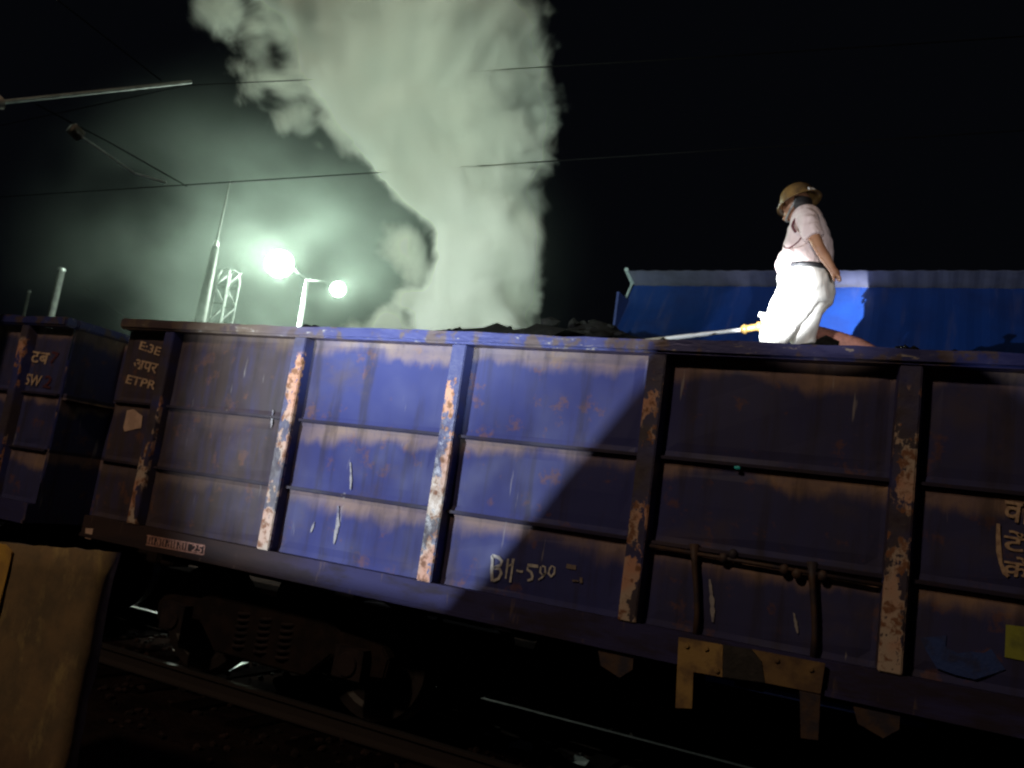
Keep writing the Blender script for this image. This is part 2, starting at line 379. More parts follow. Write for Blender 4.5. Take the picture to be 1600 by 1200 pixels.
# ------------------------------------------------------------------ wagon
WX, WY = 4.8, 1.55
HL = 5.46                                             # half length of the body
YS = -1.55                                            # face of the stanchions (local)
SH = YS + .09                                         # outer face of the side sheets
ST = [-4.8 + 1.6*i for i in range(7)]
def W(p): return Vector((p[0]-WX, p[1]-WY, p[2]))
wag = thing('freight_wagon', 'long dark blue open coal wagon with ribbed side and chalked BH-590', 'wagon', (WX, WY, 0), 'open wagons of the coal train')
shared = []
def part(bld, name, m, parent=None, **kw):
    o = bld.obj(name, m, parent or wag, **kw)
    if parent is None: shared.append(o)
    return o
edges = [-HL] + ST + [HL]
for side in (-1, 1):
    f = side if side == -1 else 1
    for i in range(8):
        x0, x1 = edges[i], edges[i+1]
        x0 += .062 if i > 0 else .0; x1 -= .062 if i < 7 else .0
        b = MB(); yo = SH * (1 if side == -1 else -1); d = .02 if side == -1 else -.02
        rows = ((2.432, 3.13), (1.852, 2.41), (1.30, 1.83))
        for j, (z0, z1) in enumerate(rows):
            # sheet, pressed slightly inwards round its edge
            xs_ = [x0, x0+.05, x0+.12, (x0+x1)/2, x1-.12, x1-.05, x1]; zs_ = [z0, z0+.04, z0+.10, (z0+z1)/2, z1-.10, z1-.04, z1]
            if x1 - x0 < .4: xs_ = [x0, x0+.04, (x0+x1)/2, x1-.04, x1]
            nx, nz = len(xs_), len(zs_)
            def dep(a, c):
                e = min(a, nx-1-a, c, nz-1-c); return (0, .010, .004, .0)[min(e, 3)] + random.uniform(-.003, .003)
            vs = [[b.bm.verts.new((xs_[a], yo + d*.2 + side*-1*dep(a, c), zs_[c])) for c in range(nz)] for a in range(nx)]
            for a in range(nx-1):
                for c in range(nz-1): b.bm.faces.new((vs[a][c], vs[a+1][c], vs[a+1][c+1], vs[a][c+1]))
        for z in (2.421, 1.841):                      # horizontal stiffening ledges between the rows
            ys0, ys1 = sorted((yo + side*.028, yo - side*.012))
            b.box(x0, x1, ys0, ys1, z - .011, z + .011)
        part(b, 'side_panel', M['paint'])
    for x in ST:
        b = MB(); w0, w1 = .085, .062
        yf, yb = (YS, SH + .012) if side == -1 else (-YS, -SH - .012)
        zt, zb = 3.13, 1.30
        vs = [b.bm.verts.new(q) for q in ((x-w0,yb,zb),(x-w1,yf,zb),(x+w1,yf,zb),(x+w0,yb,zb),(x-w0,yb,zt),(x-w1,yf,zt),(x+w1,yf,zt),(x+w0,yb,zt))]
        for q in ((0,1,2,3),(4,5,6,7),(0,1,5,4),(1,2,6,5),(2,3,7,6),(3,0,4,7)): b.bm.faces.new([vs[i] for i in q])
        part(b, 'stanchion', M['stan'], bevel=.006)
    b = MB(); y0, y1 = sorted((side*1.575, side*1.43)); n = 60; rg = []
    for i in range(n+1):
        xx = -HL-.02 + (2*HL+.04)*i/n; dz = .006*math.sin(xx*2.1) + random.uniform(-.006, .006); dy = .006*math.sin(xx*1.7+1) + random.uniform(-.004, .004)
        rg.append([b.bm.verts.new((xx, yy + dy, zz + (dz if zz > 3.2 else 0))) for yy, zz in ((y0,3.132),(y0,3.232),(y1,3.232),(y1,3.132))])
    b._skin(rg)
    part(b, 'top_rim', M['rim'], bevel=.018)
    b = MB(); y0, y1 = sorted((side*1.535, side*1.42)); b.box(-HL, HL, y0, y1, 1.105, 1.298)
    y0, y1 = sorted((side*1.55, side*1.536)); b.box(-HL, HL, y0, y1, 1.098, 1.13)
    part(b, 'sole_bar', M['sole'])
for s in (-1, 1):
    b = MB(); x0, x1 = sorted((s*HL, s*(HL-.02))); b.box(x0, x1, -1.425, 1.425, 1.11, 3.13)
    part(b, 'end_wall', M['paint'])
    b = MB()
    for y in (-.75, 0, .75):
        a, c = sorted((s*(HL+.002), s*(HL+.09))); b.box(a, c, y-.07, y+.07, 1.2, 3.1)
    a, c = sorted((s*(HL+.002), s*(HL+.06))); b.box(a, c, -1.42, 1.42, 2.38, 2.45)
    part(b, 'end_stiffener', M['paint'], bevel=.006)
    b = MB(); x0, x1 = sorted((s*(HL+.02), s*(HL-.11))); b.box(x0, x1, -1.428, 1.428, 3.136, 3.228)
    part(b, 'end_rim', M['rim'], bevel=.015)
    b = MB(); x0, x1 = sorted((s*(HL-.3), s*(HL+.30))); b.box(x0, x1, -.11, .11, .82, 1.02); x0, x1 = sorted((s*(HL+.22), s*(HL+.42))); b.box(x0, x1, -.16, .13, .76, 1.06)
    part(b, 'coupler', M['under'], bevel=.02)
b = MB(); b.box(-HL+.02, HL-.02, -1.42, 1.42, 1.24, 1.29); part(b, 'floor', M['under'])
b = MB(); b.box(-HL, HL, -.2, .2, .86, 1.235)
for x in (-4.4, -2.4, -.8, .8, 2.4, 4.4): b.box(x-.09, x+.09, -1.40, -.205, 1.02, 1.236); b.box(x-.09, x+.09, .205, 1.40, 1.02, 1.236)
part(b, 'underframe', M['under'])
b = MB(); b.tube([(-.9, -.75, .82), (.35, -.75, .82)], .19, 16); b.box(-.7, -.64, -.95, -.55, .8, 1.02); b.box(.1, .16, -.95, -.55, .8, 1.02)
part(b, 'brake_cylinder', M['under'])
# hinged lower door bay between two stanchions: hinge straps, latch bar
for u, v0, v1 in ((1083, 850, 1003), (1268, 878, 1040)):
    b = MB()
    p = [W(at(u + q*8*math.sin(q*3), v0 + (v1-v0)*q, .03)) for q in (0, .2, .45, .7, 1)]
    b.tube([(a.x, SH-.022 - .012*math.sin(i*.9), a.z) for i, a in enumerate(p)], [.034, .022, .02, .02, .024], 8)
    part(b, 'door_hinge', M['hinge'], smooth=True)
b = MB(); a = W(at(1010, 852, .03)); c = W(at(1380, 915, .03))
b.tube([(a.x, SH-.03, a.z), (c.x, SH-.03, c.z)], .014, 8)
for u, v in ((1245, 897), (1225, 890), (1285, 900), (1145, 866), (1130, 872)):
    q = W(at(u, v, .05)); b.sphere((q.x, SH-.03, q.z), .032, (1, .8, 1.1), 10, 8)
part(b, 'door_latch_bar', M['hinge'], smooth=True)
# yellow and black bracket hung under the door
b = MB(); q = [W(at(*p, -.0)) for p in ((1062, 995), (1057, 1105), (1083, 1106), (1085, 1049), (1130, 1057), (1131, 1007))]
b.prism([(p.x, p.z) for p in q], YS-.03, YS-.012)
for u, v in ((1075,1008),(1105,1012),(1122,1046)):
    p = W(at(u, v, 0)); b.lathe([(.016, YS-.029), (.016, YS-.042), (.001, YS-.043)], (p.x, 0, p.z), 'Y', 8)
part(b, 'yellow_bracket', M['yellow'])
b = MB(); q = [W(at(*p, 0)) for p in ((1176, 1014), (1192, 1033), (1197, 1066), (1248, 1076), (1283, 1083), (1290, 1036))]
b.prism([(p.x, p.z) for p in q], YS-.03, YS-.012)
for u, v in ((1215,1030),(1268,1044)):
    p = W(at(u, v, 0)); b.lathe([(.016, YS-.029), (.016, YS-.042), (.001, YS-.043)], (p.x, 0, p.z), 'Y', 8)
part(b, 'worn_bracket', M['wornyellow'])
b = MB(); q = [W(at(*p, 0)) for p in ((1131.6, 1007), (1130.6, 1057), (1196.4, 1066), (1191, 1033), (1175, 1014))]
b.prism([(p.x, p.z) for p in q], YS-.029, YS-.013)
part(b, 'black_bracket', M['black'])
b = MB(); q = [W(at(*p, 0)) for p in ((1250, 1078), (1252, 1152), (1279, 1155), (1283, 1085))]
b.prism([(p.x, p.z) for p in q], YS-.029, YS-.013)
part(b, 'bracket_leg', M['hinge'])
for x in (ST[3]-.03, ST[4]-.03):
    b = MB(); b.prism([(x-.16, 1.095), (x+.1, 1.095), (x+.1, 1.0), (x+.02, .93), (x-.12, .98)], YS+.03, YS+.05)
    part(b, 'frame_gusset', M['hinge'])

# bogies
def bogie(x):
    f = MB()
    for s in (-1, 1):
        y0, y1 = (-1.18, -1.06) if s < 0 else (1.06, 1.18)
        f.prism([(x-1.32,.60),(x-1.25,.68),(x-.8,.72),(x-.55,.86),(x+.55,.86),(x+.8,.72),(x+1.25,.68),(x+1.32,.60),(x+1.3,.44),(x+1.12,.42),(x+1.02,.52),(x+.75,.52),(x+.52,.30),(x-.52,.30),(x-.75,.52),(x-1.02,.52),(x-1.12,.42),(x-1.3,.44)], y0, y1)
    f.box(x-.2, x+.2, -1.055, 1.055, .5, .8)
    bo = f.obj('bogie', M['under'], wag, bevel=.015); shared.append(bo)
    for dx in (-1.0, 1.0):
        for s in (-1, 1):
            w = MB(); y = s*.80
            prof = [(.001,-.03),(.10,-.09),(.12,-.05),(.36,-.04),(.40,-.065),(.49,-.065),(.50,.055),(.535,.065),(.535,.09),(.42,.09),(.38,.03),(.13,.03),(.1,.07),(.001,.07)]
            w.lathe([(r, y + (-s)*h*1.0) for r, h in prof], (x+dx, 0, .5), 'Y', 32); w.obj('wheel', M['wheel'], bo, smooth=False)
            a = MB(); a.box(x+dx-.14, x+dx+.14, s*1.19-.09, s*1.19+.09, .40, .64); a.lathe([(.001, s*1.30), (.09, s*1.30), (.10, s*1.275)], (x+dx, 0, .51), 'Y', 16)
            a.obj('axle_box', M['bogie_iron'], bo, bevel=.0)
        a = MB(); a.tube([(x+dx, -.7, .5), (x+dx, .7, .5)], .085, 12); a.obj('axle', M['wheel'], bo)
    for s in (-1, 1):
        for dx in (-.25, 0, .25):
            sp = [(x+dx+.085*math.cos(t*.7), s*1.12+.085*math.sin(t*.7), .36 + t*.0062) for t in range(58)]
            MB().tube(sp, .018, 6).obj('spring', M['bogie_iron'], bo, smooth=True)
bogie(-3.35); bogie(3.35)

# ---- writing and paint marks
YM = SH - .0012
def fontmesh(txt, name, m, parent, p0, p1, h, y, lean=0., bold=.0):
    """lettering from p0 to p1 (x,z) along the side, height h"""
    cu = bpy.data.curves.new(name, 'FONT'); cu.body = txt; cu.extrude = .0003; cu.offset = bold
    o = bpy.data.objects.new('tmp', cu); COL.objects.link(o)
    dg = bpy.context.evaluated_depsgraph_get(); me = bpy.data.meshes.new_from_object(o.evaluated_get(dg))
    bpy.data.objects.remove(o)
    X = [v.co.x for v in me.vertices]; Y = [v.co.y for v in me.vertices]
    if not X: return None
    x0, x1, y0, y1 = min(X), max(X), min(Y), max(Y)
    for v in me.vertices:
        s = (v.co.x-x0)/(x1-x0); t = (v.co.y-y0)/(y1-y0)
        v.co = Vector((p0[0] + (p1[0]-p0[0])*s + lean*t, y - v.co.z, p0[1] + (p1[1]-p0[1])*s + h*t))
    me.materials.clear(); me.materials.append(m)
    o = bpy.data.objects.new(name, me); COL.objects.link(o); o.parent = parent
    return o
def PX(u, v, y=.076): 
    q = W(at(u, v, y)); return (q.x, q.z)
# chalk BH-590
def S_(pts, w=.02): ch.stroke([PX(*p) for p in pts], w, YM-.002)
ch = MB(); S_([(768,868),(768,880),(767,892),(768,908)], .026); S_([(768,868),(778,871),(783,877),(781,883),(770,887)], .022); S_([(770,887),(780,889),(782,896),(778,904),(769,908)], .022); ch.obj('chalk_letter', M['chalk'], wag)
ch = MB(); S_([(793,873),(791,888),(789,904)], .016); S_([(801,873),(799,890),(796,910)], .018); S_([(792,885),(800,881)], .012); ch.obj('chalk_letter', M['chalk'], wag)
ch = MB(); S_([(806,891),(810,893),(816,893)], .014); ch.obj('chalk_letter', M['chalk'], wag)
ch = MB(); S_([(823,883),(832,884),(840,885)], .022); S_([(824,884),(823,890),(829,894),(831,900),(830,905),(823,907)], .016); ch.obj('chalk_letter', M['chalk'], wag)
ch = MB(); S_([(844,885),(843,894),(847,899),(851,895),(851,886),(846,884)], .014); S_([(851,895),(846,902),(840,906)], .014); ch.obj('chalk_letter', M['chalk'], wag)
ch = MB(); S_([(858,889),(856,896),(860,901),(865,896),(866,887),(861,884),(858,889)], .016); ch.obj('chalk_letter', M['chalk'], wag)
M['run'] = simple('paint run', (.36,.34,.36), (.12,.11,.20), 14, .6)
M['rub'] = simple('rubbed chalk', (.24,.19,.17), (.16,.12,.11), 20, .9)
for p, w_ in (((( 884,884), (892,886), (899,887)), .03), (((893,907), (903,908)), .012), (((907,902), (907,911)), .02)):
    b = MB(); b.stroke([PX(*q) for q in p], w_, YM-.002); b.obj('rubbed_mark', M['rub'], wag)
# number panel at the foot of the first bay: worn strokes ending in 25
b = MB(); a0, a1, a2, a3 = PX(229,836,.005), PX(319,852,.005), PX(317,867,.005), PX(227,851,.005)
def nb(s, t):
    p = [a0[i] + (a1[i]-a0[i])*s for i in (0,1)]; q = [a3[i] + (a2[i]-a3[i])*s for i in (0,1)]
    return (p[0]+(q[0]-p[0])*t, p[1]+(q[1]-p[1])*t)
YB = -1.535 - .004
b.stroke([nb(0,.05), nb(.5,.05), nb(1,.05)], .012, YB); b.stroke([nb(0,.97), nb(.5,.97), nb(1,.97)], .012, YB)
for i in range(15):
    s = .03 + i*.049
    if i % 4 == 3: b.stroke([nb(s,.2), nb(s+.02,.22), nb(s+.02,.5), nb(s,.52), nb(s,.8), nb(s+.02,.82)], .014, YB)
    else: b.stroke([nb(s,.15), nb(s-.002,.5), nb(s,.85)], .022, YB)
b.stroke([nb(1.0,.0), nb(1.0,1)], .012, YB)
b.obj('number_lettering', M['stencil_pink'], wag)
q0, q1 = nb(.79, .86), nb(.96, .86)
fontmesh('25', 'number_digits', M['stencil_pink'], wag, q0, q1, .062, YB-.001, .004, .01)
# stencils on the end panel
for txt, a, c, h, m in (('E:3E', (215,545), (247,556), .085, 'stencil'), ('अपर', (205,575), (242,584), .10, 'stencil'), ('ETPR', (194,598), (240,609), .085, 'stencil')):
    fontmesh(txt, 'stencil_lettering', M[m], wag, PX(*a), PX(*c), h, YM-.001, .012, .016)
b = MB(); b.prism([PX(*p) for p in ((197,641),(207,639),(221,650),(219,668),(193,674),(191,668))], YM-.0015, YM); b.obj('primer_patch', M['patch'], wag)
b = MB(); b.prism([PX(*p, .004) for p in ((133,825),(145,826),(141,843),(132,841))], YB-.002, YB+.003); b.obj('primer_patch', M['patch'], wag)
# Hindi lettering in a curved bracket, half out of frame
for txt, a, c in (('वाप', (1566,812), (1640,826)), ('टेंब', (1566,858), (1640,871)), ('केंश', (1566,898), (1642,911))):
    fontmesh(txt, 'hindi_lettering', M['stencil'], wag, PX(*a), PX(*c), .115, YM-.001, .01, .016)
b = MB(); b.stroke([PX(*p) for p in ((1560,818),(1560,840),(1561,862),(1564,880),(1570,895),(1576,901))], .022, YM-.002); b.obj('lettering_bracket', M['stencil'], wag)
b = MB(); b.prism([PX(*p) for p in ((1572,976),(1605,980),(1606,1034),(1570,1027))], YM-.0015, YM); b.obj('lime_patch', M['lime'], wag)
b = MB(); b.stroke([PX(*p) for p in ((1458,995),(1463,1015),(1475,1030),(1495,1038),(1520,1040),(1545,1037),(1560,1030))], .14, YM-.001); b.obj('blue_patch', M['bluewash'], wag)
b = MB(); q = PX(1151, 730.5, .04); b.sphere((q[0], SH-.03, q[1]), .014, (1.6, .5, .9), 12, 8); b.obj('reflector_stud', M['cyan'], wag)
for pts, w in ((((546,722),(547,745),(546,765)), .022), (((527,790),(526,820),(520,850)), .035), (((490,815),(484,832)), .02), (((425,640),(422,668)), .02),
               (((1108,905),(1112,935),(1113,972)), .03), (((1240,958),(1246,990)), .02)):
    b = MB(); b.drip([PX(*p) for p in pts], w*1.1, YM-.001); b.obj('paint_run', M['run'], wag)

# ---- the neighbouring wagon: a copy of the shared parts
wag2 = thing('freight_wagon', 'unlit wagon coupled at the left, showing only its dark end and stencilled corner', 'wagon', (WX - 2*HL - .86, WY, 0), 'open wagons of the coal train')
def cp(o, par):
    c = o.copy(); COL.objects.link(c); c.parent = par
    for ch_ in o.children: cp(ch_, c)
for o in shared:
    if o.name.split('.')[0] in ('yellow_bracket', 'worn_bracket', 'black_bracket', 'bracket_leg', 'door_hinge', 'door_latch_bar'): continue
    cp(o, wag2)
def PX2(u, v):
    q = at(u, v, .076); return (q.x - wag2.location.x, q.z)
for txt, a, c, h, m in (('टब', (45,565), (72,569), .12, 'stencil'), ('SW', (36,600), (60,604), .12, 'stencil'), ('7', (75,567), (86,570), .13, 'crimson'), ('2', (64,604), (76,607), .13, 'crimson')):
    fontmesh(txt, 'stencil_lettering', M[m], wag2, PX2(*a), PX2(*c), h, YM-.001, .012, .018)

# ---- coal load
def cz(x, y):
    z = 3.24 + .06*rnd(x, y, 1.4) + .03*rnd(x+3, y, 4)
    z += .42*math.exp(-((y-2.05)/.55)**2) * (.75 + .25*math.sin(x*1.3))
    z += .38*math.exp(-((x-3.75)/.55)**2 - ((y-1.5)/.5)**2)
    z -= .1*max(0, abs(y-1.55)-1.1)
    z += .17*math.exp(-((x-3.75)/.8)**2 - ((y-.55)/.35)**2) + .10*math.exp(-((x-6.6)/.7)**2 - ((y-.5)/.3)**2)
    return z
cxs = [-.55 + .12*i for i in range(90)]; cys = [.16 + .116*i for i in range(25)]
co = grid('coal', [x for x in cxs], cys, lambda x, y: cz(x, y) + random.uniform(-.025, .025), M['coal'])
bm = bmesh.new(); bm.from_mesh(co.data)
bb = MB(); bb.bm = bm
for i in range(420):
    x = random.uniform(-.4, 9.9); y = random.uniform(.25, 2.85); bb.rock((x, y, cz(x, y)), random.uniform(.03, .075), 1)
bm.to_mesh(co.data); bm.free()
tag(co, 'black coal heaped inside the wagon behind its rim', 'coal', kind='stuff')

# ------------------------------------------------------------------ added low wall behind the track, keeps lamp light from under the wagons
zw = at(365, 907, 3.75).z
lw = thing('added_low_wall', 'added low dark wall behind the track, blocking lamp light under the wagons', 'wall', (0, 3.8, -.36))
b = MB(); b.box(-60, 30, -.12, .25, 0, zw + .36 - .07); b.obj('blocker_body', M['sleeper'], lw)
b = MB(); b.box(-60, 30, -.16, .29, zw + .36 - .069, zw + .36); b.obj('blocker_cap', M['sleeper'], lw); lw['kind'] = 'thing'
# ------------------------------------------------------------------ scraps on the ground
def scrap(name, uv, z, label, cat, y0=None):
    P = [atz(u, v, z) for u, v in uv]
    b = MB(); vs = [b.bm.verts.new(p + Vector((0, 0, random.uniform(.0, .03)))) for p in P]; f = b.bm.faces.new(vs)
    r = bmesh.ops.extrude_face_region(b.bm, geom=[f])
    for e in r['geom']:
        if isinstance(e, bmesh.types.BMVert): e.co.z += .006
    bmesh.ops.triangulate(b.bm, faces=b.bm.faces)
    return tag(b.obj(name, M['scrap']), label, cat)
scrap('plastic_scrap', [(326,1040),(340,1041),(352,1041),(376,1037),(389,1037),(378,1042),(362,1047),(358,1054),(352,1048),(328,1047)], -.15, 'torn white plastic strip lying under the wagon beside the first bogie', 'litter')
scrap('plastic_scrap', [(269,1017),(278,1018),(287,1021),(284,1024),(276,1020),(270,1019)], -.15, 'smallest white scrap, left of the torn plastic strip', 'litter')
scrap('paper_scrap', [(796,1165),(812,1160),(829,1162),(833,1170),(824,1174),(806,1173),(793,1171)], -.15, 'crumpled pale paper scrap on the ballast near the bottom edge, left one of two', 'litter')
scrap('paper_scrap', [(897,1186),(910,1188),(920,1192),(914,1200),(902,1198),(893,1191)], -.15, 'pale paper scrap cut by the bottom edge of the photo, right one of two', 'litter')
scrap('plastic_scrap', [(756,1148),(763,1147),(770,1152),(765,1154),(758,1152)], -.15, 'tiny bright scrap beside the rail, up and left of the paper scraps', 'litter')
scrap('glint_strip', [(358,903.5),(373,903.5),(373,906),(358,906)], zw + .004, 'thin pale strip put in for a rail glint, on the added wall, seen under the wagon', 'litter')  # pale strip modelled in place of a glint of rail

# ------------------------------------------------------------------ foreground block
p0 = at(166, 862, -2.05); top = p0.z; pl = at(-60, 843, -2.05)
d = (pl - p0); dz_ = d.z; d.z = 0; L = d.length; d.normalize(); nrm = Vector((-d.y, d.x, 0))
if nrm.y < 0: nrm = -nrm
cb = thing('concrete_block', 'rough stained concrete block standing close in the lower left corner', 'concrete block', (p0.x, p0.y, -.36))
b = MB(); nseg = 14; hseg = 12
H = top + .36
def bp(s, t, n, j=.0): 
    q = d*(L*s) + nrm*n
    return Vector((q.x, q.y, (H + dz_*s)*t)) + Vector((random.uniform(-j, j), random.uniform(-j, j)*.5, random.uniform(-j, j)*.6))
for n0 in (0,):
    F = [[b.bm.verts.new(bp(i/nseg, k/hseg, 0, .012)) for k in range(hseg+1)] for i in range(nseg+1)]
    B_ = [[b.bm.verts.new(bp(i/nseg, k/hseg, .10, .012)) for k in range(hseg+1)] for i in range(nseg+1)]
    for i in range(nseg):
        for k in range(hseg):
            b.bm.faces.new((F[i][k], F[i+1][k], F[i+1][k+1], F[i][k+1])); b.bm.faces.new((B_[i][k], B_[i][k+1], B_[i+1][k+1], B_[i+1][k]))
        b.bm.faces.new((F[i][hseg], F[i+1][hseg], B_[i+1][hseg], B_[i][hseg]))
    for k in range(hseg):
        b.bm.faces.new((F[0][k], F[0][k+1], B_[0][k+1], B_[0][k])); b.bm.faces.new((F[nseg][k], B_[nseg][k], B_[nseg][k+1], F[nseg][k+1]))
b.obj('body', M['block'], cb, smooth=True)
# yellow painted flake at its far left
b = MB(); pts = [(-20,845),(14,851),(24,862),(18,890),(8,930),(-2,968),(-20,975)]
def on_face(u, v):
    r = ray(u, v); n3 = Vector((nrm.x, nrm.y, 0)); t = (p0 - CAM).dot(n3) / r.dot(n3); return CAM + r*t - Vector((p0.x, p0.y, -.36)) - n3*.016
vs = [b.bm.verts.new(on_face(*p)) for p in pts]; f = b.bm.faces.new(vs); r = bmesh.ops.extrude_face_region(b.bm, geom=[f])
for e in r['geom']:
    if isinstance(e, bmesh.types.BMVert): e.co -= nrm*.006
b.obj('yellow_paint', M['blockyel'], cb)

# ------------------------------------------------------------------ shed behind
XA, XB = 2.775, 16.0
sh = thing('trackside_shed', 'blue corrugated sheet shed behind the wagon on the right, with pale overhanging eave', 'shed', ((XA+XB)/2, 6.2, -.36))
sl_ = Vector((sh.location.x, sh.location.y, sh.location.z))
def corr(pa, pb, name, m, amp, pitch, x0=XA, x1=XB, thick=.004):
    """corrugated sheet between profile points pa and pb (y,z), waves running across x"""
    b = MB(); n = int((x1-x0)/pitch*4); dv = Vector((0, pb[0]-pa[0], pb[1]-pa[1])); nn = Vector((0, -dv.z, dv.y)).normalized()
    rows = []
    for lay in (0, 1):
        for e in (pa, pb):
            rows.append([])
            for i in range(n+1):
                x = x0 + (x1-x0)*i/n; w = amp*(0, 1, 1, 0)[i % 4]
                rows[-1].append(b.bm.verts.new(Vector((x, e[0], e[1])) + nn*(w + lay*thick) - sl_))
    for A, B_ in ((rows[0], rows[1]), (rows[2], rows[3]), (rows[0], rows[2]), (rows[1], rows[3])):
        for i in range(n): b.bm.faces.new((A[i], A[i+1], B_[i+1], B_[i]))
    return b.obj(name, m, sh)
corr((4.36, 4.13), (5.09, 5.166), 'roof', M['roof'], .007, .30)
corr((5.13, 5.19), (4.77, 5.285), 'eave_sheet', M['eave'], .007, .21)
for i in range(10):
    xx = 2.775 + 1.21*i
    b = MB(); a = Vector((xx, 4.40, 4.22)); c = Vector((xx, 5.08, 5.19)); 
    if i == 0:
        b.tube([a + Vector((-.012, -.03, .0)) - sl_, c + Vector((-.012, -.03, 0)) - sl_], .018, 6); b.obj('rake_trim', M['trim'], sh)
b = MB(); b.tube([Vector((XA-.015, 5.07, 5.2))-sl_, Vector((XA-.015, 4.76, 5.30))-sl_], .03, 6); b.obj('eave_trim', M['trim'], sh)
b = MB(); b.box(XA, XB, 4.44, 4.47, -.36, 4.18); b.box(XA, XA+.03, 4.47, 8, -.36, 4.9); bmesh.ops.translate(b.bm, vec=-sl_, verts=b.bm.verts); b.obj('wall', M['shedwall'], sh)
b = MB(); b.box(XA, XB, 5.14, 8, 5.17, 5.2); bmesh.ops.translate(b.bm, vec=-sl_, verts=b.bm.verts); b.obj('top_sheet', M['shedwall'], sh)
for x in (3.6, 7.6, 11.6):
    b = MB(); b.box(x-.05, x+.05, 4.34, 4.43, -.36, 4.08); bmesh.ops.translate(b.bm, vec=-sl_, verts=b.bm.verts); b.obj('post', M['galv'], sh)

# ------------------------------------------------------------------ fireman
PY = 1.5
per = thing('person', 'person in cream shirt, white trousers and tan brimmed helmet standing on the coal', 'person', (5.5, PY, 3.25))
pv = Vector(per.location)
def row(v, u0, u1, y, ry, dv=0):
    a, c = at(u0, v, y), at(u1, v, y); m_ = (a + c)/2 - pv
    return (m_, (c - a).length/2, ry)
def tilted(b, rows, n=24):
    b.loft(rows, n); return b
# trousers
b = MB()
b.loft([row(*q) for q in ((417,1221,1296,PY,.165),(424,1218,1299,PY,.18),(436,1215,1303,PY,.19),(452,1216,1305,PY,.19),(464,1218,1305,PY,.17),(474,1224,1302,PY,.13))])
b.loft([row(*q) for q in ((440,1218,1286,1.40,.10),(456,1213,1286,1.40,.115),(472,1205,1278,1.41,.115),(490,1198,1264,1.41,.11),(506,1193,1250,1.40,.10),(522,1188,1238,1.37,.09),(540,1187,1228,1.37,.084),(562,1187,1226,1.37,.08),(590,1187,1228,1.37,.082))])
b.loft([row(*q) for q in ((440,1240,1302,1.57,.10),(458,1236,1305,1.54,.13),(474,1234,1298,1.54,.125),(490,1230,1284,1.54,.115),(506,1230,1279,1.55,.105),(524,1234,1276,1.56,.095),(545,1236,1273,1.58,.085),(575,1234,1271,1.62,.08),(592,1234,1270,1.62,.08))])
tro = remesh(b.obj('trousers', M['trouser'], per), .012, 5, .009)
# shirt with short sleeves
b = MB()
b.loft([row(*q) for q in ((324,1247,1274,PY,.07),(331,1242,1281,PY,.12),(342,1237,1288,PY,.165),(358,1232,1294,PY,.165),(376,1227,1300,PY,.155),(392,1222,1302,PY,.15),(408,1217,1302,PY,.15),(420,1217,1300,PY,.155),(426,1219,1299,PY,.16)) ])
for q in ((1232,404,1.40,.085),(1228,416,1.40,.085),(1230,425,1.39,.075)): b.sphere(at(*q[:3]) - pv, q[3], (1,1,1), 14, 10)
def P_(u, v, y): return at(u, v, y) - pv
b.tube([P_(1260,336,1.36), P_(1262,342,1.33), P_(1264,352,1.28), P_(1270,366,1.255), P_(1272,371,1.25)], [.07,.085,.088,.08,.077], 16)
b.tube([P_(1256,344,1.67), P_(1254,356,1.73), P_(1248,370,1.75)], [.075,.082,.075], 16)
shi = remesh(b.obj('shirt', M['shirt'], per), .011, 5, .008)
b = MB(); b.tube([P_(1251,336,1.46), P_(1246,340,1.44), P_(1243,343,1.50), P_(1246,340,1.56)], .014, 8); b.tube([P_(1262,330,1.42), P_(1274,334,1.48), P_(1272,331,1.58)], .014, 8)
b.obj('collar', M['shirt'], per, smooth=True)
# body: head, neck, arms with hands, torso core, one continuous surface
b = MB()
hc = P_(1246, 321.5, PY)
b.sphere(hc + Vector((0,0,.03)), .098, (1.08,.82,1.08), 20, 14)
b.sphere(hc + Vector((-.035,0,-.06)), .07, (1.0,.85,1.05), 16, 12)
b.sphere(hc + Vector((-.108,0,-.018)), .018, (1.1,.8,1.5), 10, 8)          # nose
b.sphere(hc + Vector((-.095,0,-.068)), .022, (.7,1.2,.5), 10, 8)           # mouth
b.sphere(hc + Vector((-.085,0,-.112)), .028, (1,.9,.8), 10, 8)             # chin
for s in (-1, 1):
    b.sphere(hc + Vector((.005, s*.085, -.01)), .028, (.7,.4,1.2), 10, 8)   # ears
    b.sphere(hc + Vector((-.09, s*.034, .022)), .02, (.7,1.2,.6), 10, 8)    # brow
b.tube([hc + Vector((.0,0,-.06)), P_(1259,334,PY), P_(1262,345,PY)], [.058,.06,.075], 16)
b.loft([row(*q) for q in ((334,1248,1274,PY,.07),(346,1245,1278,PY,.11),(376,1238,1286,PY,.115),(410,1230,1290,PY,.115),(440,1226,1294,PY,.13),(462,1228,1296,PY,.14))])
wl = P_(1301, 421, 1.20); el = P_(1281, 388, 1.20)
b.tube([P_(1262,344,1.34), P_(1266,354,1.29), P_(1272,370,1.245), el, P_(1290,403,1.195), wl], [.06,.058,.050,.044,.042,.030], 14)
pc = P_(1305.5, 428, 1.205)
b.tube([wl, pc], [.03, .036], 12); b.sphere(pc, .037, (1,.65,1.1), 12, 8)
for i, (du, dv, yy, l) in enumerate(((9.0,5.5,1.18,.8),(8.2,7.8,1.195,1.0),(6.2,9.2,1.215,.95),(3.8,9.6,1.235,.75))):
    a = P_(1305.5+du*.35, 428+dv*.4, yy); m_ = P_(1305.5+du*.85, 428+dv*.9, yy); e = P_(1305.5+du*1.15*l-1, 428+dv*1.5*l, yy+.01)
    b.tube([pc, a, m_, e], [.012,.011,.0095,.008], 8)
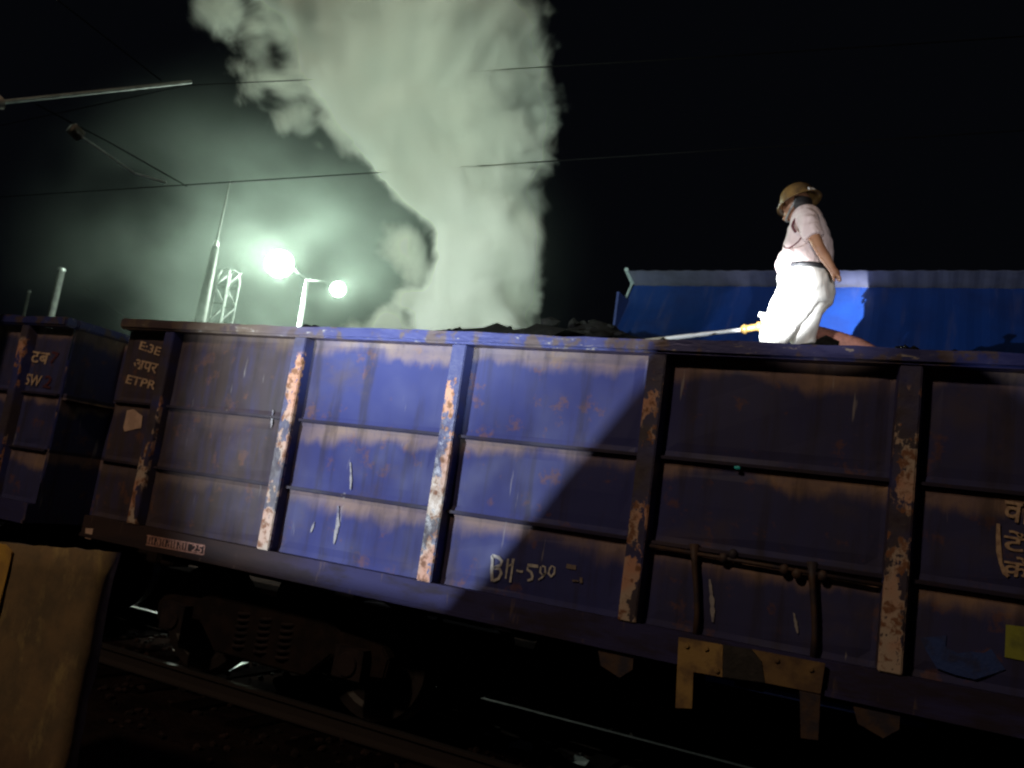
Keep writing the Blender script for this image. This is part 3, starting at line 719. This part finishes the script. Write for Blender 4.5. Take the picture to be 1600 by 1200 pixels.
a = P_(1303, 431, 1.18); b.tube([pc, a, P_(1302.5, 436, 1.175), P_(1304.5, 440, 1.18)], [.014,.012,.011,.009], 8)
wr = P_(1232, 418, 1.72); er = P_(1246, 392, 1.76)
b.tube([P_(1257,345,1.66), P_(1253,358,1.73), er, wr], [.06,.056,.044,.03], 14)
pr = P_(1228, 425, 1.70); b.tube([wr, pr], [.03,.036], 12); b.sphere(pr, .037, (.7,1,1.1), 12, 8)
for i, dy in enumerate((-.03,-.01,.012,.03)):
    a = pr + Vector((-.012, dy, -.035)); b.tube([pr, a, a + Vector((-.012,0,-.03-.008*(i in (1,2)))), a + Vector((0,0,-.052))], [.012,.011,.0095,.008], 8)
b.tube([pr, pr + Vector((-.03,-.03,-.01)), pr + Vector((-.045,-.035,-.04))], [.014,.012,.009], 8)
for (u, v, y, u2) in ((1250,452,1.40,1208),(1270,456,1.61,1255)):
    b.tube([P_(u,v,y), P_(u-18 if y < 1.5 else u-10,500,y-.01), P_(u2,575,y-.02), P_(u2,592,y-.02)], [.085,.062,.045,.042], 12)
bod = remesh(b.obj('body', M['skin'], per), .006, 3)
# boots
for u, y in ((1206,1.37),(1252,1.62)):
    b = MB(); q = P_(u, 592, y); q.z = 0
    b.loft([(q+Vector((-.055,0,-.03)),.145,.052),(q+Vector((-.055,0,.02)),.15,.056),(q+Vector((-.04,0,.06)),.12,.052),(q+Vector((-.01,0,.10)),.075,.05),(q+Vector((0,0,.17)),.062,.052)], 18)
    b.obj('boot', M['belt'], per, smooth=True)
# belt
b = MB(); r0 = row(419.5,1218.5,1299.5,PY,.192); r1 = row(427,1217,1300.5,PY,.195); 
b.loft([(r0[0], r0[1]+.006, r0[2]+.004), (r1[0], r1[1]+.006, r1[2]+.004)], 36)
b.obj('belt', M['belt'], per, smooth=True)
# helmet
hm = bpy.data.objects.new('helmet', None)
b = MB()
b.lathe([(.005,.158),(.05,.152),(.09,.132),(.118,.10),(.133,.055),(.137,.01),(.140,-.004),(.158,-.016),(.178,-.028),(.176,-.035),(.156,-.025),(.134,-.014),(.130,0)], (0,0,0), 'Z', 32)
b.tube([(math.sin(a)*0+ .137*math.cos(a)*1.0, 0, .155*math.sin(a)) for a in [math.pi*i/14 for i in range(1,14)]], .010, 6)
hel = b.obj('helmet', M['helmet'], per, smooth=True)
hel.location = hc + Vector((.005, 0, .045)); hel.rotation_euler = (R(-6), R(-24), 0); hel.scale = (1.08, .98, .95)
b = MB()
for a in (0.2, .7, 2.5, 3.3, 5.6, 6.0):
    b.box(.141, .150, -.022, .022, -.002, .022, Matrix.Rotation(a, 4, 'Z'))
st = b.obj('reflective_strip', M['white'], hel)
b = MB(); b.lathe([(.100,.01),(.106,-.03),(.100,-.075),(.08,-.10)], (.012,0,.0), 'Z', 20); o = b.obj('hair', M['hair'], per, smooth=True)
bmx = bmesh.new(); bmx.from_mesh(o.data)
bmesh.ops.delete(bmx, geom=[v for v in bmx.verts if v.co.x < -.03], context='VERTS'); bmx.to_mesh(o.data); bmx.free(); o.location = hc + Vector((.004, 0, .04))
b = MB(); b.tube([hc + Vector((.0,-.095,.02)), hc + Vector((-.04,-.085,-.06)), hc + Vector((-.075,-.04,-.125)), hc + Vector((-.08,0,-.135)), hc + Vector((-.075,.04,-.125)), hc + Vector((-.04,.085,-.06)), hc + Vector((0,.095,.02))], .009, 6); b.obj('chin_strap', M['galv'], per)
# lanyard
b = MB()
b.tube([P_(1270,325,1.42), P_(1258,329,1.40), P_(1246,338,1.38), P_(1240,347,1.36), P_(1238,353,1.335), P_(1240,358,1.32), P_(1243,362,1.30)], .011, 8)
b.tube([P_(1260,327,1.40), P_(1272,329,1.42), P_(1281,338,1.45)], .014, 8)
b.tube([P_(1224,384,1.43), P_(1227,387.5,1.37), P_(1233,387.5,1.31), P_(1241,383,1.28), P_(1248,377,1.265), P_(1252,371,1.25)], .0055, 6)
b.obj('lanyard', M['cord'], per, smooth=True)

# ------------------------------------------------------------------ hose and nozzle
HY = 1.86
hose = thing('fire_hose', 'faded red canvas fire hose with brass nozzle lying on the coal behind the legs', 'fire hose', (5.4, HY, 3.66))
hv = Vector(hose.location)
def Q(u, v, y=HY): return at(u, v, y) - hv
b = MB(); b.tube([Q(1196,508), Q(1225,510), Q(1255,514), Q(1285,522,1.8), Q(1312,530,1.72), Q(1342,540,1.62), Q(1380,560,1.5), Q(1440,590,1.4)], [.042,.048,.054,.060,.062,.060,.055,.05], 14)
b.obj('hose', M['hose'], hose, smooth=True)
nz0, nz1 = Q(1157, 515.5), Q(1198, 508)
t = (nz1 - nz0); Ln = t.length; t.normalize()
prof = [(0,.018),(.03,.030),(.10,.044),(.16,.050),(.20,.050),(.24,.040),(.30,.036),(.62,.034),(.66,.048),(.74,.050),(.78,.044),(1.0,.042)]
b = MB(); b.tube([nz0 + t*(Ln*q) for q, r in prof], [r*.9 for q, r in prof], 18); b.obj('nozzle', M['brass'], hose, smooth=True)
b = MB(); c0 = Q(1194, 506); b.tube([c0, Q(1192, 497), Q(1190.5, 492)], .018, 10); b.tube([Q(1186,491), Q(1196,492.5)], .022, 10); b.obj('valve_handle', M['white'], hose, smooth=True)
wj = thing('water_jet', 'pale straight jet of water spraying left from the brass nozzle', 'water jet', at(1156, 516, HY))
jv = Vector(wj.location)
b = MB(); pts = []; rr = []
for i in range(26):
    q = i/25; u = 1158 + (905-1158)*q; v = 515.5 + (546-515.5)*(q**1.02)
    pts.append(at(u, v, HY) - jv); rr.append(.017 + .012*q + random.uniform(-.002, .002))
b.tube(pts, rr, 10); b.obj('stream', M['water'], wj, smooth=True)

# ------------------------------------------------------------------ overhead line
def catenary(x0, x1, z0, z1, sag, n=24): return [(x0 + (x1-x0)*i/n, 1.55, z0 + (z1-z0)*i/n - sag*4*(i/n)*(1-i/n)) for i in range(n+1)]
cw = tag(MB().tube([(-90, 1.55, 5.374), (-2.3, 1.55, 5.374), (45, 1.55, 5.374)], .0055, 6).obj('contact_wire', M['wire']), 'lower overhead wire, running level above the wagons across the smoke', 'overhead wire')
pc_ = catenary(-56, -2.45, 6.78, 6.78, .9) + catenary(-2.45, 52, 6.78, 6.78, 1.05)[1:]
mwr = tag(MB().tube(pc_, .0055, 6).obj('messenger_wire', M['wire']), 'upper overhead wire, sagging from the bracket tube across the smoke', 'overhead wire')
mst = thing('catenary_bracket', 'steel bracket tubes and insulators holding the overhead wires, upper left', 'bracket', (-2.45, -1.25, -.36))
ml = Vector(mst.location)
def B3(p): return Vector(p) - ml
X = -2.4
b = MB(); b.box(-.11, .11, -.12, -.10, 0, 8.3); b.box(-.11, .11, .10, .12, 0, 8.3); b.box(-.012, .012, -.099, .099, 0, 8.3); b.obj('mast', M['galv'], mst)
def insulator(a, c, name='insulator'):
    a, c = Vector(a), Vector(c); n = 15
    MB().tube([a.lerp(c, i/n) for i in range(n+1)], [.035 if i % 2 else .075 for i in range(n+1)], 12).obj(name, M['insul'], mst, smooth=True)
tl, trr = atx(0, 160, X), atx(298, 128, X); dt = (trr - tl).normalized()
MB().tube([B3(tl), B3(trr)], .024, 10).obj('bracket_tube', M['galv'], mst)
insulator(B3(tl - dt*.30), B3(tl + dt*.03))
MB().tube([B3(tl - dt*.30), B3((X, -1.14, 4.95))], .03, 8).obj('bracket_fitting', M['galv'], mst)
MB().tube([B3(atx(90, 0, X)), B3(atx(252, 126, X))], .007, 6).obj('stay_wire', M['wire'], mst)
MB().tube([B3(atx(90, 0, X)), B3((X, -1.14, 7.1))], .014, 6).obj('stay_rod', M['galv'], mst)
ra, rb = atx(118, 207, X), atx(210, 271, X)
MB().tube([B3(ra), B3(rb), B3((X, 1.5, 5.40))], .016, 8).obj('steady_arm', M['galv'], mst)
insulator(B3(atx(112,200,X)), B3(atx(126,214,X)), 'arm_insulator')
MB().tube([B3(atx(55,162,X)), B3(atx(170,222,X)), B3(atx(292,291,X))], .007, 6).obj('register_wire', M['wire'], mst)
dr = MB()
# ------------------------------------------------------------------ yard poles and lamps
FY = 8.0
def polept(u, v, y): return at(u, v, y)
pm = polept(312, 500, FY)
m1 = thing('tapered_mast', 'tall tapered mast with thin spike, left of the pale lattice tower', 'mast', (pm.x, FY, -.36))
zt1 = at(340, 385, FY).z + .36; zt2 = at(367, 281, FY).z + .36
MB().tube([(0,0,0), (.0,0,4.5), (.04,0,zt1)], [.19,.165,.075], 14).obj('shaft', M['darkpole'], m1, smooth=True)
MB().tube([(.04,0,zt1), (.07,0,zt2)], [.028,.016], 8).obj('spike', M['darkpole'], m1)
MB().lathe([(.001,-.02),(.05,0),(.055,.07),(.02,.16),(.001,.17)], (.04,0,zt1), 'Z', 14).obj('cap', M['palepole'], m1, smooth=True)
# lattice tower
LYt = 9.0
pa = at(345, 500, LYt); h2 = at(347, 421, LYt).z + .36
lt_ = thing('lattice_tower', 'pale lattice tower with rounded top between the tapered mast and the lamp', 'tower', (pa.x, LYt, -.36))
b = MB(); wd = .19
for sx in (-1, 1):
    for sy in (-1, 1): b.tube([(sx*wd, sy*wd, 0), (sx*wd*.95, sy*wd, h2-.3), (sx*wd*.7, sy*wd*.8, h2-.06), (0, sy*wd*.5, h2)], .026, 6)
b.obj('leg_frame', M['mistpole'], lt_)
b = MB(); z = 3.0; fl = 1
while z < h2 - .3:
    for sy in (-1, 1):
        b.tube([(-wd*fl, sy*wd, z), (wd*fl, sy*wd, z+.42)], .014, 6); b.tube([(-wd, sy*wd, z), (wd, sy*wd, z)], .014, 6)
        b.tube([(sy*wd, -wd*fl, z), (sy*wd, wd*fl, z+.42)], .014, 6)
    z += .45; fl = -fl
b.obj('bracing', M['mistpole'], lt_)
for nm, u, v0, u1, v1, r, y, lab in (('concrete_pole', 76, 500, 97, 420, .085, 8, 'thick pale pole standing behind the left wagon'), ('slim_pole', 36, 500, 46, 455, .04, 9.5, 'slim dim pole at the far left behind the wagon')):
    a = at(u, v0, y); c = at(u1, v1, y)
    o = thing(nm, lab, 'pole', (a.x, y, -.36)); hh = c.z + .36
    MB().tube([(0,0,0), (c.x-a.x,0,hh)], [r*1.15, r], 14).obj('shaft', M['mistpole'], o, smooth=True)
    MB().lathe([(.001,.03),(r*.8,.025),(r*1.15,0),(r*1.15,-.05)], (c.x-a.x,0,hh), 'Z', 14).obj('cap', M['galv'], o)
tag(MB().tube([at(112,434,8), at(155,465,8), at(205,502,8)], .008, 6).obj('guy_wire', M['wire']), 'thin slack wire slanting down right from the thick pale pole', 'wire')

LY = 10.0
lp = thing('lamp_post', 'twin arm lamp post with two lit floodlights glowing through the smoke', 'lamp post', (at(470,508,LY).x, LY, -.36))
lv = Vector(lp.location)
ptop = at(480, 438, LY) - lv
MB().tube([(0,0,0), (ptop.x*.4,0,ptop.z*.5), ptop], [.10,.075,.045], 14).obj('pole', M['galv'], lp, smooth=True)
lights = []
for u, v, r, nm in ((437, 412, .34, 1), (528, 452, .175, 2)):
    c = at(u, v, LY) - lv
    MB().tube([ptop, (ptop + c)/2 + Vector((0,0,.08)), c + Vector((0,.18,.06))], [.022,.018,.016], 8).obj('arm', M['mistpole'], lp, smooth=True)
    tocam = (CAM - (c + lv)).normalized(); rot = tocam.to_track_quat('Z', 'Y')
    b = MB(); b.lathe([(.001,-.30),(r*.5,-.27),(r*.9,-.10),(r*1.06,0),(r*1.06,.02),(r*1.0,.02)], (0,0,0), 'Z', 28); h = b.obj('lamp_head', M['housing'], lp, smooth=True)
    h.location = c; h.rotation_mode = 'QUATERNION'; h.rotation_quaternion = rot
    b = MB(); b.lathe([(.001,r*.35),(r*.4,r*.31),(r*.75,r*.19),(r*.98,.012)], (0,0,0), 'Z', 28); b.obj('lens', M['lens'], h, smooth=True)
    lights.append((c + lv + tocam*(r*.35+.12), r))

# ------------------------------------------------------------------ smoke
def smoke_mat(name, build, step=1.0, aniso=.0, col=(.93,.96,.885)):
    k = N(name); v = k.coord('Object'); d = build(k, v)
    p = k.n('ShaderNodeVolumePrincipled'); p.inputs['Color'].default_value = (*col, 1); p.inputs['Anisotropy'].default_value = aniso
    k.l(d, p.inputs['Density']); k.l(p.outputs[0], k.out.inputs['Volume'])
    k.m.cycles.volume_step_rate = step
    return k.m
SY = 2.1
rows = ((560,650,846),(518,650,846),(480,658,838),(430,672,846),(370,682,856),(320,640,838),(270,585,838),(210,520,848),(150,505,850),(90,490,846),(40,465,822),(0,430,806),(-80,340,800),(-200,220,770),(-420,60,720))
Z0, Z1 = 3.2, 11.5
stops = []
for v, u0, u1 in rows:
    a, c = at(u0, v, SY), at(u1, v, SY); m_ = (a+c)/2
    stops.append(((m_.z - Z0)/(Z1-Z0), m_.x, (c-a).length/2))
stops = [s for s in stops if 0 <= s[0] <= 1]
def plume(k, v):
    x, y, z = k.sep(v)
    wn = k.n('ShaderNodeTexNoise'); k.l(v, wn.inputs['Vector']); wn.inputs['Scale'].default_value = .9; wn.inputs['Detail'].default_value = 1
    t = k.mr(z, Z0, Z1, 0, 1, False)
    rp = k.n('ShaderNodeValToRGB'); el_ = rp.color_ramp.elements
    while len(el_) < len(stops): el_.new(.5)
    for e, (q, cx, r) in zip(el_, stops): e.position = q
    for e, (q, cx, r) in zip(el_, stops): e.color = ((cx + 6)/12, r/4, 0, 1)
    k.l(t, rp.inputs[0]); sc = k.n('ShaderNodeSeparateColor'); k.l(rp.outputs[0], sc.inputs[0])
    cx = k.math('MULTIPLY_ADD', sc.outputs[0], 12., -6.); r = k.math('MULTIPLY', sc.outputs[1], 4.)
    dx = k.math('SUBTRACT', x, cx); dy = k.math('SUBTRACT', y, SY)
    dist = k.math('SQRT', k.math('ADD', k.math('MULTIPLY', dx, dx), k.math('MULTIPLY', dy, dy)))
    f = k.math('SUBTRACT', 1.0, k.math('DIVIDE', dist, r))
    for (u, vv, rr) in ((405,125,62),(455,110,75),(400,40,85),(345,5,70),(470,40,80),(455,185,45),(600,510,62),(640,462,48),(560,530,50),(628,395,44),(650,430,40)):
        c = at(u, vv, SY); rad = rr/146.
        g = k.math('MULTIPLY', k.math('SUBTRACT', 1.0, k.math('DIVIDE', k.vmath('DISTANCE', v, tuple(c)), rad)), .32)
        f = k.math('MAXIMUM', f, g)
    n1 = k.noise(v, 1.25, 7, .62, .5)
    vo = k.n('ShaderNodeTexVoronoi'); vo.feature = 'SMOOTH_F1'; k.l(v, vo.inputs['Vector']); vo.inputs['Scale'].default_value = 2.6; vo.inputs['Smoothness'].default_value = .35
    e = k.math('ADD', f, k.math('MULTIPLY', k.math('SUBTRACT', n1, .5), 1.05))
    e = k.math('ADD', e, k.math('MULTIPLY', k.math('SUBTRACT', .38, vo.outputs[0]), .22))
    return k.math('MULTIPLY', k.mr(e, .0, .42), k.mr(z, 3.3, 7.5, 13., 6.5))
pm_ = smoke_mat('dense smoke', plume, .35)
b = MB(); b.box(-3.2, 4.0, .6, 3.7, 3.34, 8.6); o = b.obj('smoke_plume', pm_)
tag(o, 'dense pale column of smoke billowing up from the burning coal', 'smoke', kind='stuff')

LC = (at(437,412,LY) + at(528,452,LY))/2
def drift(k, v):
    n1 = k.noise(k.mapping(v, (1, 1, 1.2)),   .5, 3, .5, .2); x, y, z = k.sep(v)
    q = k.vmath('LENGTH', k.mapping(k.vmath('SUBTRACT', v, tuple(LC + Vector((1.0,-2,-.4)))), (.13, .20, .20)))
    fall = k.mr(q, 1.0, .15)
    return k.math('MULTIPLY', k.math('MULTIPLY', fall, k.mr(n1, .36, .67, .10, .95)), k.math('MULTIPLY', .036, k.mr(k.vmath('DISTANCE', v, tuple(at(437,412,LY))), .2, 2.2, .25, 1)))
dm = smoke_mat('thin drifting smoke', drift, .8, .25, (.82,.95,.85))
b = MB(); b.box(-16, 1.4, 4.0, 12.5, 3.0, 11.5); o = b.obj('drifting_smoke', dm)
tag(o, 'thin grey smoke drifting in front of the lit floodlights', 'smoke', kind='stuff')

# ------------------------------------------------------------------ light
def spot(name, loc, tgt, power, deg, blend, col, rad=.04):
    d = bpy.data.lights.new(name, 'SPOT'); d.energy = power; d.spot_size = R(deg); d.spot_blend = blend; d.color = col; d.shadow_soft_size = rad
    o = bpy.data.objects.new(name, d); COL.objects.link(o); o.location = loc
    o.rotation_euler = (Vector(tgt) - Vector(loc)).to_track_quat('-Z', 'Y').to_euler(); return o
for i, (p, r) in enumerate(lights):
    d = bpy.data.lights.new('floodlight_lamp', 'POINT'); d.energy = (3300, 900)[i]; d.color = (.80, 1, .84); d.shadow_soft_size = .06
    o = bpy.data.objects.new('floodlight_lamp', d); COL.objects.link(o); o.location = p
# unseen floodlight lighting the wagon side and smoke; stand and beam flaps added
LB = Vector((-1.35, -6.6, 2.2))
spot('search_and_fill_lamp', LB, (3.05, .1, 2.7), 2900, 44, .8, (.82, .92, 1.0), .018)
spot('search_and_fill_lamp', Vector((5.2, -8.2, 1.7)), at(722, 290, 2.0), 7300, 33, 1.0, (.82, 1.0, .86), .05)  # added fill lamp brightening the smoke from the front
q1, q2 = at(1045, 548, .09), at(690, 985, .09)        # edge of its beam on the wagon side
def toward(P, s): return LB + (P - LB)*s
fl = thing('floodlight', 'added unseen floodlight on a tripod left of the camera, with flaps shaping its beam', 'floodlight', (LB.x, LB.y, -.36))
flv = Vector(fl.location)
ax = (Vector((2.9,.1,2.7)) - LB).normalized()
b = MB(); b.lathe([(.02,-.42),(.12,-.40),(.15,-.30),(.16,-.12)], (0,0,0), 'Z', 20); h = b.obj('housing', M['housing'], fl); h.location = LB - flv; h.rotation_mode = 'QUATERNION'; h.rotation_quaternion = ax.to_track_quat('Z', 'Y')
e1, e2 = toward(q1 + (q1-q2)*.5, .25) - flv, toward(q2 - (q1-q2)*.4, .25) - flv
side = Vector((1, .25, -.6)).normalized()
b = MB(); vs = [b.bm.verts.new(p) for p in (e1, e2, e2 + side*1.1, e1 + side*1.1)]; f = b.bm.faces.new(vs); r = bmesh.ops.extrude_face_region(b.bm, geom=[f])
for e in r['geom']:
    if isinstance(e, bmesh.types.BMVert): e.co += Vector((0, .006, 0))
b.obj('added_beam_flap', M['housing'], fl)  # added unseen flap casting the slanted shadow edge on the wagon side
e1, e2 = toward(Vector((-1.5, 0, 1.15)), .17) - flv, toward(Vector((7, 0, 1.15)), .17) - flv
b = MB(); vs = [b.bm.verts.new(p) for p in (e1, e2, e2 + Vector((.3,.1,-.7)), e1 + Vector((-.3,.1,-.7)))]; f = b.bm.faces.new(vs); r = bmesh.ops.extrude_face_region(b.bm, geom=[f])
for e in r['geom']:
    if isinstance(e, bmesh.types.BMVert): e.co += Vector((0, -.006, 0))
b.obj('added_beam_flap', M['housing'], fl)  # added unseen flap keeping the beam off the undercarriage
for a in (0, 2.1, 4.2):
    MB().tube([Vector((0,-.25,LB.z-.0)) , Vector((.45*math.cos(a), -.25+.45*math.sin(a), 0))], .018, 8).obj('leg', M['galv'], fl)
e1, e2 = toward(Vector((-.74, 0, -1)), .17) - flv, toward(Vector((-.74, 0, 6)), .17) - flv
b = MB(); vs = [b.bm.verts.new(p) for p in (e1, e2, e2 + Vector((-.7,-.2,.1)), e1 + Vector((-.7,-.2,-.1)))]; f = b.bm.faces.new(vs); r = bmesh.ops.extrude_face_region(b.bm, geom=[f])
for e in r['geom']:
    if isinstance(e, bmesh.types.BMVert): e.co += Vector((0, -.006, 0))
b.obj('added_beam_flap', M['housing'], fl)  # added unseen flap keeping the beam off the left wagon
# hand held torch beam on the fireman
LA = Vector((4.25, -6.5, 2.3))
spot('torch_beam_lamp', LA, at(1336, 500, 4.9), 56000, 6.6, 1.0, (.93, .97, 1.0), .03)
spot('back_fill_lamp', Vector((7.3, -6.3, 2.1)), at(1258, 430, 1.5), 950, 13, 1.0, (1.0, .95, .94), .03)  # added fill lamp, apart from the torch, lighting the fireman's back
# unseen warm fill lamp added high behind the photographer
d = bpy.data.lights.new('warm_fill_lamp', 'AREA'); d.energy = 380; d.size = .8; d.color = (1.0, .74, .50)
o = bpy.data.objects.new('warm_fill_lamp', d); COL.objects.link(o); o.location = (-.4, -11.0, 11.0)
o.rotation_euler = (Vector((3.5, 0, 2)) - o.location).to_track_quat('-Z', 'Y').to_euler()

w = bpy.data.worlds.new('World'); S.world = w; w.use_nodes = True
bg = w.node_tree.nodes['Background']; bg.inputs[0].default_value = (.35, .42, .62, 1); bg.inputs[1].default_value = .0036

S.view_settings.view_transform = 'Standard'; S.view_settings.look = 'None'; S.view_settings.exposure = 0; S.view_settings.gamma = 1
c = S.cycles
c.use_denoising = True; c.volume_bounces = 2; c.max_bounces = 6; c.diffuse_bounces = 3; c.glossy_bounces = 3; c.sample_clamp_indirect = 4
c.volume_max_steps = 256; c.filter_width = 2.2
